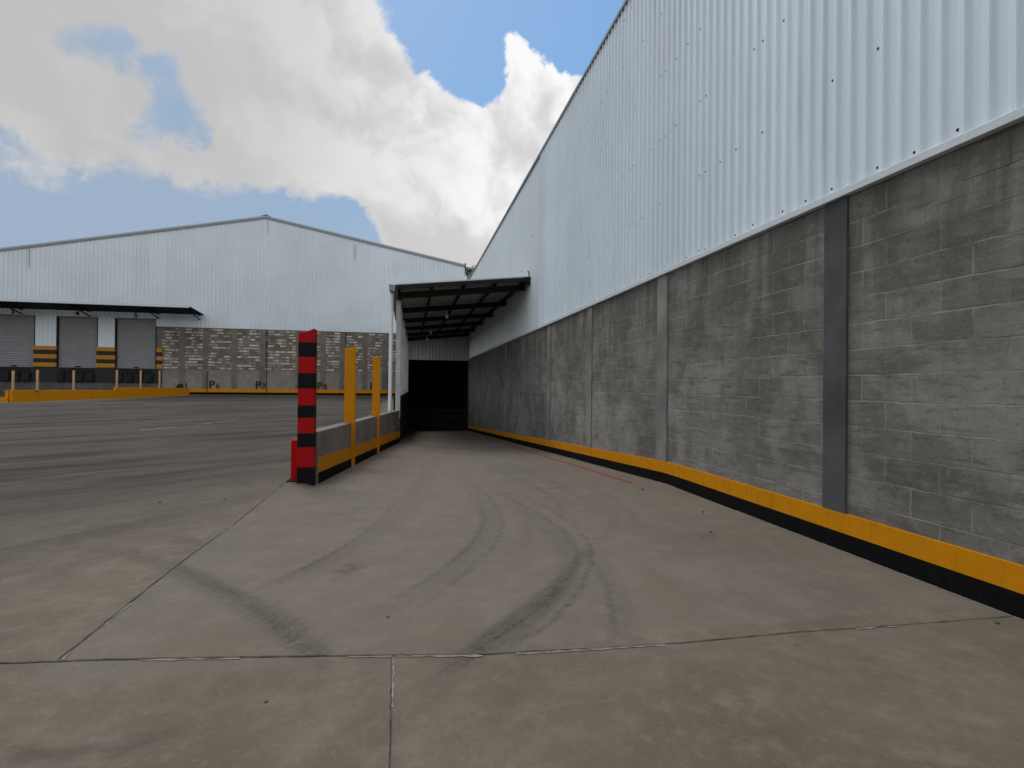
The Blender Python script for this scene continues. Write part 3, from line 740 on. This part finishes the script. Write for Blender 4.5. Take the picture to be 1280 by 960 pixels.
up.build('metal_cladding', M['metal_f'], gb, fixn=False)
doors = [(-25.92, -23.49), (-22.32, -19.95), (-18.98, -16.52)]
prs = [(LX, -25.92), (-23.49, -22.32), (-19.95, -18.98)]
for i, (a, b) in enumerate(prs):
    mb = MB(); corrugated(mb, 'x', a, b, 3.57, DT + .055, FY - .012, .02, .25, -1); mb.build('door_pier', M['metal_f'], gb, fixn=False)
    MB().box(a, b, FY + .02, FY + .25, DB, DT + .06).build('pier_core', M['dock_grey'], gb)
    hb = MB(); hb.box(max(a, -28) - (.05 if i else 0), b + .05, FY - .10, FY + .01, DB + .02, 3.6); hb.build('hazard_panel', M['hazard'], gb, bevel=.015)
hb = MB(); hb.box(-16.5, -16.16, FY - .06, FY + .01, DB - .08, 3.6); hb.build('hazard_panel', M['hazard'], gb, bevel=.01)
MB().box(-16.52, DE, FY + .01, FY + .2, DB, 5.06).build('door_jamb', M['pillar_far'], gb)
MB().box(-16.56, DE + .02, FY - .014, FY - .004, 5.06, DT + .06).build('door_jamb', M['metal_f'], gb)
for k, (a, b) in enumerate(doors):
    mb = MB(); z = DB + .05; vs = []; fs = []; zs = []
    while z < DT:
        zs += [(z, .0), (z + .09, .045), (z + .12, .045)]; z += .145
    zs.append((DT, 0))
    for z, d in zs: vs += [(a, FY + .16 - d, z), (b, FY + .16 - d, z)]
    fs = [(2 * i, 2 * i + 1, 2 * i + 3, 2 * i + 2) for i in range(len(zs) - 1)]
    mb.add(vs, fs); dr = mb.build('roller_door', M['shutter'], gb, fixn=False)
    MB().box(a + .02, b - .02, FY + .11, FY + .17, DB - .01, DB + .06).build('bottom_rail', M['trim_grey'], dr)
    MB().box((a + b) / 2 - .14, (a + b) / 2 + .14, FY + .07, FY + .105, DB + .03, DB + .1).build('handle', M['steel_black'], dr)
    for s in (a, b - .07): MB().box(s, s + .07, FY + .01, FY + .155, DB, DT).build('guide_rail', M['steel_dark'], dr)
    MB().box(a - .03, b + .03, FY - .03, FY + .12, DT, DT + .07).build('lintel', M['trim_grey'], gb)
    # number over the door
    cu = bpy.data.curves.new('door_number', 'FONT'); cu.body = str(3 + k); cu.size = .42; cu.align_x = 'CENTER'; cu.offset = .012; cu.extrude = .004
    o = bpy.data.objects.new('door_number', cu); COL.objects.link(o); cu.materials.append(M['ink'])
    o.rotation_euler = (rad(90), 0, 0); o.location = ((a + b) / 2, FY - .055, DT + .11); o.parent = gb
    o.matrix_parent_inverse = Matrix.Translation(gb.location).inverted()
# dock face with bumpers and levellers
MB().box(LX, DE, FY - .06, FY + .6, 1.27, DB - .005).build('dock_face', M['dockblack'], gb, bevel=.01)
MB().box(LX, DE, FY - .045, FY + .6, -.2, 1.265).build('dock_base', M['dock_grey'], gb)
for a, b in doors:
    MB().box(a + .25, b - .25, FY - .11, FY - .06, 1.92, 2.2).build('dock_leveller', M['steel_dark'], gb, bevel=.01)
    for c in (a + .35, a + .95, b - .95, b - .35):
        mb = MB(); mb.box(c - .15, c + .15, FY - .2, FY - .06, 1.35, 1.85)
        mb.box(c - .19, c - .155, FY - .17, FY - .06, 1.3, 1.9); mb.box(c + .155, c + .19, FY - .17, FY - .06, 1.3, 1.9)
        mb.build('bumper', M['rubber'], gb, bevel=.012)
# roof and gable trim
for a, b in ((AX, RX + .05), (LX - .1, AX)):
    za, zb = gz(a), gz(b)
    mb = MB(); mb.hexa([(a, FY - .07, za - .02), (b, FY - .07, zb - .02), (b, FY + 26, zb - .02), (a, FY + 26, za - .02),
                        (a, FY - .07, za + .05), (b, FY - .07, zb + .05), (b, FY + 26, zb + .05), (a, FY + 26, za + .05)])
    mb.build('roof', M['roof'], gb)
    mb = MB(); mb.hexa([(a, FY - .085, za - .17), (b, FY - .085, zb - .17), (b, FY - .05, zb - .17), (a, FY - .05, za - .17),
                        (a, FY - .085, za - .025), (b, FY - .085, zb - .025), (b, FY - .05, zb - .025), (a, FY - .05, za - .025)])
    mb.build('gable_trim', M['trim_grey'], gb)
MB().prism([(AX - .35, AZ - .03), (AX, AZ + .06), (AX + .35, AZ - .03), (AX, AZ + .12)], 'y', FY - .1, FY + 26).build('ridge_cap', M['trim_dark'], gb)
mb = MB(); mb.box(RX - .02, RX + .08, FY - .1, FY + 26, RZ - .35, RZ + .12); mb.build('eaves_trim', M['trim_dark'], gb)
mb = MB(); mb.box(RX - .2, RX - .005, FY + .2, FY + 26, 0, RZ - .06); mb.box(LX, LX + .2, FY + .2, FY + 26, 0, LZ - .06)
mb.prism([(LX + .2, 0), (RX - .2, 0), (RX - .2, RZ - .1), (AX, AZ - .1), (LX + .2, LZ - .1)], 'y', FY + 25.8, FY + 25.98)
mb.build('outer_wall', M['metal2'], gb)
for u, z0, z1, r in ((-9.66, .55, 5.03, .022), (-4.42, .55, 5.03, .022), (-13.4, .55, 2.1, .018), (-7.42, .55, 2.15, .018), (-1.52, .55, 2.05, .018),
                     (-23.86, 8.56, 9.95, .016), (-9.68, 11.7, 12.75, .012), (-3.86, 10.2, 11.3, .016)):
    MB().tube([(u, FY - .07, z0), (u, FY - .07, z1)], r, 8).build('downpipe', M['steel_black'] if z1 < 6 else M['trim_grey'], gb)
# painted bay marks P6 to P9
for u, dgt in ((-13.3, '6'), (-10.38, '7'), (-6.35, '8'), (-2.75, '9')):
    for s, x, z, size, m, nm in (('P', u, .87, .74, 'ink', 'bay_letter'), (dgt, u + .43, .86, .54, 'ink_red', 'bay_number')):
        cu = bpy.data.curves.new(nm, 'FONT'); cu.body = s; cu.size = size; cu.offset = .012; cu.extrude = .003
        o = bpy.data.objects.new(nm, cu); COL.objects.link(o); cu.materials.append(M[m])
        o.rotation_euler = (rad(90), 0, 0); o.location = (x, FY - .037, z + (.09 if s == 'P' else .1)); o.parent = gb
        o.matrix_parent_inverse = Matrix.Translation(gb.location).inverted()

# canopy over the roller doors
dc = thing('door_canopy', 'flat white-edged canopy over the roller doors of the gabled warehouse', 'canopy', (-22, 37.3, 6.1))
EX = -13.65
MB().hexa([(LX, 36.2, 6.12), (EX, 36.2, 6.12), (EX, FY - .06, 5.92), (LX, FY - .06, 5.92), (LX, 36.2, 6.16), (EX, 36.2, 6.16), (EX, FY - .06, 5.96), (LX, FY - .06, 5.96)]).build('roof_sheet', M['steel_dark'], dc)
MB().box(LX, EX, 36.165, 36.197, 6.06, 6.22).build('fascia', M['flash'], dc)
MB().box(LX, EX, 36.2, 36.26, 6.03, 6.115).build('edge_beam', M['steel_dark'], dc)
for u in (-32, -28.3, -24.2, -20.4, -16.4, -13.9):
    mb = MB(); mb.tube([(u, 36.3, 6.06), (u, FY - .05, 5.6)], .04, 8); mb.tube([(u, 36.3, 6.10), (u, FY - .05, 5.88)], .04, 8); mb.build('bracket', M['steel_dark'], dc)

# yellow parapet wall in front of the docks
pw = thing('yellow_parapet', 'low solid yellow wall slanting across the yard in front of the docks', 'wall', (-16, 32, .4))
def wallrun(name, pts, tops, th, m, parent, bot=-.1):
    mb = MB()
    for i in range(len(pts) - 1):
        (x0, y0), (x1, y1) = pts[i], pts[i + 1]; d = Vector((x1 - x0, y1 - y0)).normalized(); nx, ny = -d.y * th, d.x * th
        if nx > 0: nx, ny = -nx, -ny
        z0, z1 = tops[i]
        mb.hexa([(x0, y0, bot), (x1, y1, bot), (x1 + nx, y1 + ny, bot), (x0 + nx, y0 + ny, bot), (x0, y0, z0), (x1, y1, z1), (x1 + nx, y1 + ny, z1), (x0 + nx, y0 + ny, z0)])
    return mb.build(name, m, parent, bevel=.008)
wallrun('wall_body', [(-14.02, 37.38), (-15.61, 31.93)], [(.98, 1.03)], .16, M['yellow'], pw)
wallrun('lower_wall', [(-15.611, 31.925), (-17.42, 27.21)], [(.88, .90)], .16, M['yellow'], pw)
wallrun('end_stub', [(-17.58, 27.21), (-21.5, 26.3)], [(.56, .56)], .16, M['yellow'], pw)
MB().box(-17.72, -17.585, 27.24, 27.5, -.1, .9).build('end_pier', M['yellow'], pw, bevel=.006)
bl = ['pale yellow bollard at the low end step of the parapet, leftmost of the row', 'pale yellow bollard on the lower parapet before the pier between two roller doors', 'pale yellow bollard on the lower parapet in front of the middle roller door',
      'pale yellow bollard at the step up in the parapet wall', 'pale yellow bollard before the roller door nearest the block wall', 'pale yellow bollard on the higher parapet nearest the black chock']
b0 = None
for (u, v, zb, zt), lab in zip(((-17.49, 27.36, .89, 1.78), (-17.02, 28.15, .885, 1.84), (-16.48, 29.85, .89, 1.88), (-15.66, 32.1, 1.02, 1.97), (-15.24, 33.75, 1.01, 2.02), (-14.83, 35.1, .995, 2.05)), bl):
    t = thing('bollard', lab, 'bollard', (u, v, zb), 'bollards on the yellow parapet')
    MB().tube([(u, v, zb), (u, v, zt - .03), (u, v, zt)], [.05, .05, .03], 12).build('pole', M['yellow_pale'], t)
    MB().box(u - .075, u + .075, v - .075, v + .075, zb - .002, zb + .012).build('base_plate', M['yellow_pale'], t)
# black chock and stub pipe left on the end of the parapet
wc = MB(); wc.prism([(-14.62, .99), (-14.18, .99), (-14.18, 1.2), (-14.26, 1.27), (-14.38, 1.25), (-14.52, 1.12)], 'y', 36.65, 36.82)
tag(wc.build('wheel_chock', M['rubber'], bevel=.02), 'black wedge-shaped chock lying on the far end of the yellow parapet', 'wheel chock')
sp = MB(); sp.tube([(-14.06, 36.98, .97), (-14.06, 36.98, 1.32)], .035, 8); tag(sp.build('pipe_stub', M['steel_black']), 'short black pipe standing beside the chock on the yellow parapet', 'pipe')

# ------------------------------------------------------------------ tree seen in the gap between the two warehouses
def tree(u, v, z0, top, r):
    t = thing('tree', 'dark treetop showing in the gap between the two warehouse roofs', 'tree', (u, v, z0))
    tm = MB(); tm.tube([(u, v, z0), (u + .2, v, z0 + (top - z0) * .35), (u - .1, v + .1, z0 + (top - z0) * .65), (u, v, top - 1.2)], [.4, .32, .22, .06], 10)
    rn = random.Random(5)
    for k in range(14):
        a = rn.uniform(0, 6.28); zz = top - rn.uniform(2, 6.5); q = rn.uniform(1.2, r)
        tm.tube([(u, v, zz - 1), (u + q * .6 * math.cos(a), v + q * .6 * math.sin(a), zz), (u + q * math.cos(a), v + q * math.sin(a), zz + .9)], [.12, .07, .02], 6)
    tm.build('trunk', concrete('bark', (.09, .07, .05), 5), t)
    lm, tt, bb, pp = mat('leaves')
    tt.put(bb.inputs['Base Color'], tt.mix(tt.noise(pp, 1.2, 4), (.028, .05, .022), (.075, .11, .045))); bb.inputs['Roughness'].default_value = .6
    V = []; Fc = []
    clumps = []
    for k in range(70):
        a = rn.uniform(0, 6.28); h = rn.random(); zz = top - .8 - h * 6.5; q = r * math.sqrt(rn.random()) * math.sin(math.pi * min(1, .22 + h * .75))
        clumps.append((u + q * math.cos(a), v + q * math.sin(a), zz, rn.uniform(.5, 1.)))
    clumps.append((u, v, top - .6, .7)); clumps.append((u - .8, v, top - .9, .7))
    for (x, y, z, s) in clumps:
        for k in range(130):
            d = Vector((rn.gauss(0, 1), rn.gauss(0, 1), rn.gauss(0, 1))).normalized() * s * rn.random() ** .4
            c = Vector((x, y, z)) + d; n = Vector((rn.gauss(0, 1), rn.gauss(0, 1), rn.gauss(0, 1) + .6)).normalized()
            e = n.orthogonal().normalized() * rn.uniform(.09, .16); f = n.cross(e).normalized() * rn.uniform(.05, .09)
            b = len(V); V += [c - e, c + f, c + e, c - f]; Fc.append((b, b + 1, b + 2, b + 3))
    me = bpy.data.meshes.new('crown'); me.from_pydata([tuple(p) for p in V], [], Fc); link('crown', me, lm, t)
tree(8.9, 72, .5, 18.1, 3.2)

# small stones and crumbs on the slab
st0 = None
sm_ = concrete('pebble', (.10, .095, .085), 9)
for (u, v, s) in ((3.0, 4.9, .015), (2.65, 4.2, .011), (2.9, 6.1, .015), (-.1, 2.95, .008), (-2.6, 6.2, .014), (-2.0, 6.3, .012), (3.2, 2.3, .012), (-.55, 2.25, .007)):
    if st0 is None:
        bm = bmesh.new(); bmesh.ops.create_icosphere(bm, subdivisions=2, radius=1)
        rn = random.Random(2)
        for q in bm.verts: q.co = Vector((q.co.x * 1.25, q.co.y, q.co.z * .6)) * rn.uniform(.82, 1.12)
        me = bpy.data.meshes.new('pebble'); bm.to_mesh(me); bm.free(); st0 = link('pebble', me, sm_); o = st0
    else:
        o = st0.copy(); COL.objects.link(o)
    o.location = (u, v, ground_z(u, v) + s * .4); o.scale = (s, s, s); o.rotation_euler = (0, 0, u * 7 + v * 3)
    tag(o, 'small dark stone lying loose on the concrete apron', 'stone', 'loose stones on the concrete')

# lettering becomes plain mesh so that every mark is an object of its own
dg = bpy.context.evaluated_depsgraph_get(); dg.update()
for o in [o for o in COL.objects if o.type == 'FONT']:
    nm = o.name; me = bpy.data.meshes.new_from_object(o.evaluated_get(dg)); m = o.data.materials[0]
    mw = o.matrix_basis.copy(); mp = o.matrix_parent_inverse.copy(); par = o.parent
    bpy.data.objects.remove(o)
    n = bpy.data.objects.new(nm, me); COL.objects.link(n); n.matrix_basis = mw; n.parent = par; n.matrix_parent_inverse = mp
    if not me.materials: me.materials.append(m)

# ------------------------------------------------------------------ camera
cam = bpy.data.cameras.new('camera'); co = bpy.data.objects.new('camera', cam); COL.objects.link(co)
cam.sensor_width = 36; cam.lens = 650 / 1280 * 36; cam.clip_start = .05; cam.clip_end = 5000
TH = math.atan(129 / 650)
Rm = Matrix.Rotation(-TH, 4, 'Z') @ Matrix.Rotation(math.pi / 2 + rad(.29), 4, 'X') @ Matrix.Rotation(rad(.57), 4, 'Z')
co.matrix_world = Matrix.Translation((0, 0, 1.28)) @ Rm
S.camera = co
def pixdir(x, y):
    v = Vector(((x - 640) / 650, -(y - 480) / 650, -1)).normalized()
    return (Rm.to_3x3() @ v).normalized()

# ------------------------------------------------------------------ sky with broken cloud, and a sun softened by it
SUN_AZ, SUN_EL = rad(-28), rad(56)          # azimuth from +Y towards +X: high on the left, ahead, behind the cloud
W = bpy.data.worlds.new('World'); S.world = W; W.use_nodes = True
t = NT(W.node_tree); W.node_tree.nodes.clear()
out = t.node('ShaderNodeOutputWorld')
sky = t.node('ShaderNodeTexSky', sky_type='NISHITA', sun_disc=False)
sky.sun_elevation = SUN_EL; sky.sun_rotation = SUN_AZ; sky.air_density = 1.0; sky.dust_density = .6; sky.ozone_density = 1.2
bg1 = t.node('ShaderNodeBackground'); t.put(bg1.inputs[0], sky.outputs[0]); bg1.inputs[1].default_value = .15
D = t.vmath('NORMALIZE', t.node('ShaderNodeTexCoord').outputs['Generated'])
s3 = t.sep(D)
# all noise is warped a little so that edges billow
wv = t.node('ShaderNodeTexNoise'); t.put(wv.inputs['Vector'], D); wv.inputs['Scale'].default_value = 7; wv.inputs['Detail'].default_value = 4
Dw = t.vmath('ADD', D, t.vmath('MULTIPLY', t.vmath('SUBTRACT', wv.outputs['Color'], (.5, .5, .5)), (.10, .10, .10)))
f0 = t.noise(D, 2.6, 3, .5); f2 = t.noise(Dw, 6.5, 10, .60); f3 = t.noise(Dw, 19, 8, .62)
vo = t.node('ShaderNodeTexVoronoi', feature='SMOOTH_F1'); t.put(vo.inputs['Vector'], Dw); vo.inputs['Scale'].default_value = 13; vo.inputs['Smoothness'].default_value = .4
puff = t.ramp(vo.outputs['Distance'], .05, .65, 1, 0)
def blob(px, py, r, soft=.6):
    return t.ramp(t.vmath('DISTANCE', D, tuple(pixdir(px, py))), r, r * (1 - soft))
def total(lst, soft):
    f = None
    for x, y, r, a in lst:
        k = t.math('MULTIPLY', blob(x, y, r / 650, soft), a)
        f = k if f is None else t.math('ADD', f, k)
    return f
plus = total([(0, 40, 240, .55), (110, 30, 180, .5), (250, 40, 200, .75), (330, 110, 165, .6), (290, 165, 110, .45), (400, 60, 160, .55), (460, 110, 130, .5), (400, 170, 125, .5), (510, 170, 130, .55), (550, 215, 130, .65),
              (600, 270, 130, .65), (560, 315, 110, .6), (500, 240, 95, .5), (650, 200, 110, .7), (655, 140, 75, .65), (648, 90, 50, .6), (645, 62, 36, .5), (690, 160, 75, .5), (738, 95, 62, .75), (760, 150, 80, .6), (170, 168, 60, .5), (100, 110, 100, .3),
              (40, 150, 90, .25), (585, 325, 130, .75), (520, 290, 90, .45), (760, 250, 160, .7), (20, 262, 90, .75), (205, 205, 60, .3), (150, 160, 75, .8), (110, 120, 40, .3), (100, 140, 70, .35), (40, 60, 150, .3)], .75)
minus = total([(168, 108, 90, 2.0), (200, 150, 60, .5), (60, 220, 150, .6), (0, 300, 150, .4), (70, 235, 150, .25), (250, 265, 120, .3), (575, 50, 75, .8), (612, 100, 45, .5), (700, 55, 58, .65), (410, 270, 80, .5), (760, 20, 80, .5), (520, 5, 70, .5), (455, 300, 50, .25)], .7)
away = t.math('MINIMUM', t.math('ADD', t.ramp(s3[1], .35, -.05), t.ramp(s3[2], .62, .82)), 1.0)       # overhead and behind the camera
fld = t.math('ADD', t.math('SUBTRACT', plus, minus), t.math('MULTIPLY', away, t.ramp(f0, .36, .56, .05, .95)))
f2b = t.noise(t.vmath('ADD', Dw, (.022, -.004, .030)), 6.5, 10, .60); f3b = t.noise(t.vmath('ADD', Dw, (.008, -.002, .011)), 19, 8, .62)
det = t.math('ADD', t.math('MULTIPLY', t.math('SUBTRACT', f2, .5), 2.5), t.math('ADD', t.math('MULTIPLY', t.math('SUBTRACT', f3, .5), 2.0), t.math('MULTIPLY', t.math('SUBTRACT', puff, .5), .30)))
den = t.math('ADD', fld, det)
leftg = blob(-120, 90, .95, .85)
right = blob(650, 170, .46, .8)
lo = t.math('SUBTRACT', .34, t.math('MULTIPLY', leftg, .22))
sft = t.math('ADD', .30, t.math('MULTIPLY', leftg, .48))
mask = t.math('DIVIDE', t.math('SUBTRACT', den, lo), sft, clamp=True)
mask = t.ramp(mask, 0, 1)
# thick hearts are greyer, sunlit billows brighter; the bank on the far left is a dull grey
thick = t.ramp(t.math('ADD', fld, t.math('MULTIPLY', det, .5)), .55, 1.5)
g1 = t.noise(Dw, 4.2, 4, .5); g2 = t.noise(t.vmath('ADD', Dw, (.035, -.006, .05)), 4.2, 4, .5)
rel = t.math('ADD', t.math('MULTIPLY', t.math('SUBTRACT', g1, g2), 2.6), t.math('ADD', t.math('MULTIPLY', t.math('SUBTRACT', f2, f2b), .75), t.math('MULTIPLY', t.math('SUBTRACT', f3, f3b), .45)))
lit = t.ramp(t.math('ADD', rel, t.math('MULTIPLY', t.math('SUBTRACT', f0, .5), .8)), -.42, .45)
cc = t.mix(thick, (.82, .81, .80), (.70, .67, .66))
soft = t.ramp(lit, 0, 1, .28, .72)
soft = t.mix(right, soft, lit)
cc = t.mix(soft, t.mix(1, cc, (.80, .80, .82), 'MULTIPLY'), t.mix(.7, cc, (.95, .935, .92)))
cc = t.mix(t.math('MULTIPLY', right, t.ramp(lit, 0, 1, .25, .95)), cc, (1.05, 1.04, 1.03))
cc = t.mix(t.math('MULTIPLY', leftg, t.ramp(lit, 0, 1, .95, .7)), cc, (.53, .52, .522))
bg2 = t.node('ShaderNodeBackground'); t.put(bg2.inputs[0], t.mix(away, cc, (1.22, 1.2, 1.165))); bg2.inputs[1].default_value = 1.0
veil = t.math('ADD', t.ramp(s3[2], .80, .15, .38, .85), t.math('MULTIPLY', leftg, .34), clamp=True)
vc = t.mix(t.ramp(s3[2], .18, .42), (.38, .48, .60), (.19, .43, .78))
vc = t.mix(leftg, vc, (.34, .44, .58))
bg3 = t.node('ShaderNodeBackground'); t.put(bg3.inputs[0], vc); bg3.inputs[1].default_value = 1.0
m1 = t.node('ShaderNodeMixShader'); t.put(m1.inputs[0], veil); t.l.new(bg1.outputs[0], m1.inputs[1]); t.l.new(bg3.outputs[0], m1.inputs[2])
m2 = t.node('ShaderNodeMixShader'); t.put(m2.inputs[0], t.math('MULTIPLY', mask, .97)); t.l.new(m1.outputs[0], m2.inputs[1]); t.l.new(bg2.outputs[0], m2.inputs[2])
t.l.new(m2.outputs[0], out.inputs[0])

sun = bpy.data.lights.new('sun', 'SUN'); so = bpy.data.objects.new('sun', sun); COL.objects.link(so)
sun.energy = 1.4; sun.angle = rad(25); sun.color = (1, .95, .88)
sd = Vector((math.sin(SUN_AZ) * math.cos(SUN_EL), math.cos(SUN_AZ) * math.cos(SUN_EL), math.sin(SUN_EL)))
so.rotation_euler = (-sd).to_track_quat('-Z', 'Y').to_euler(); so.location = (0, 0, 30)

S.view_settings.view_transform = 'Standard'; S.view_settings.look = 'None'
S.view_settings.exposure = 0; S.view_settings.gamma = 1; S.view_settings.use_curve_mapping = False
S.render.engine = 'CYCLES'; S.cycles.use_denoising = True
S.cycles.max_bounces = 6
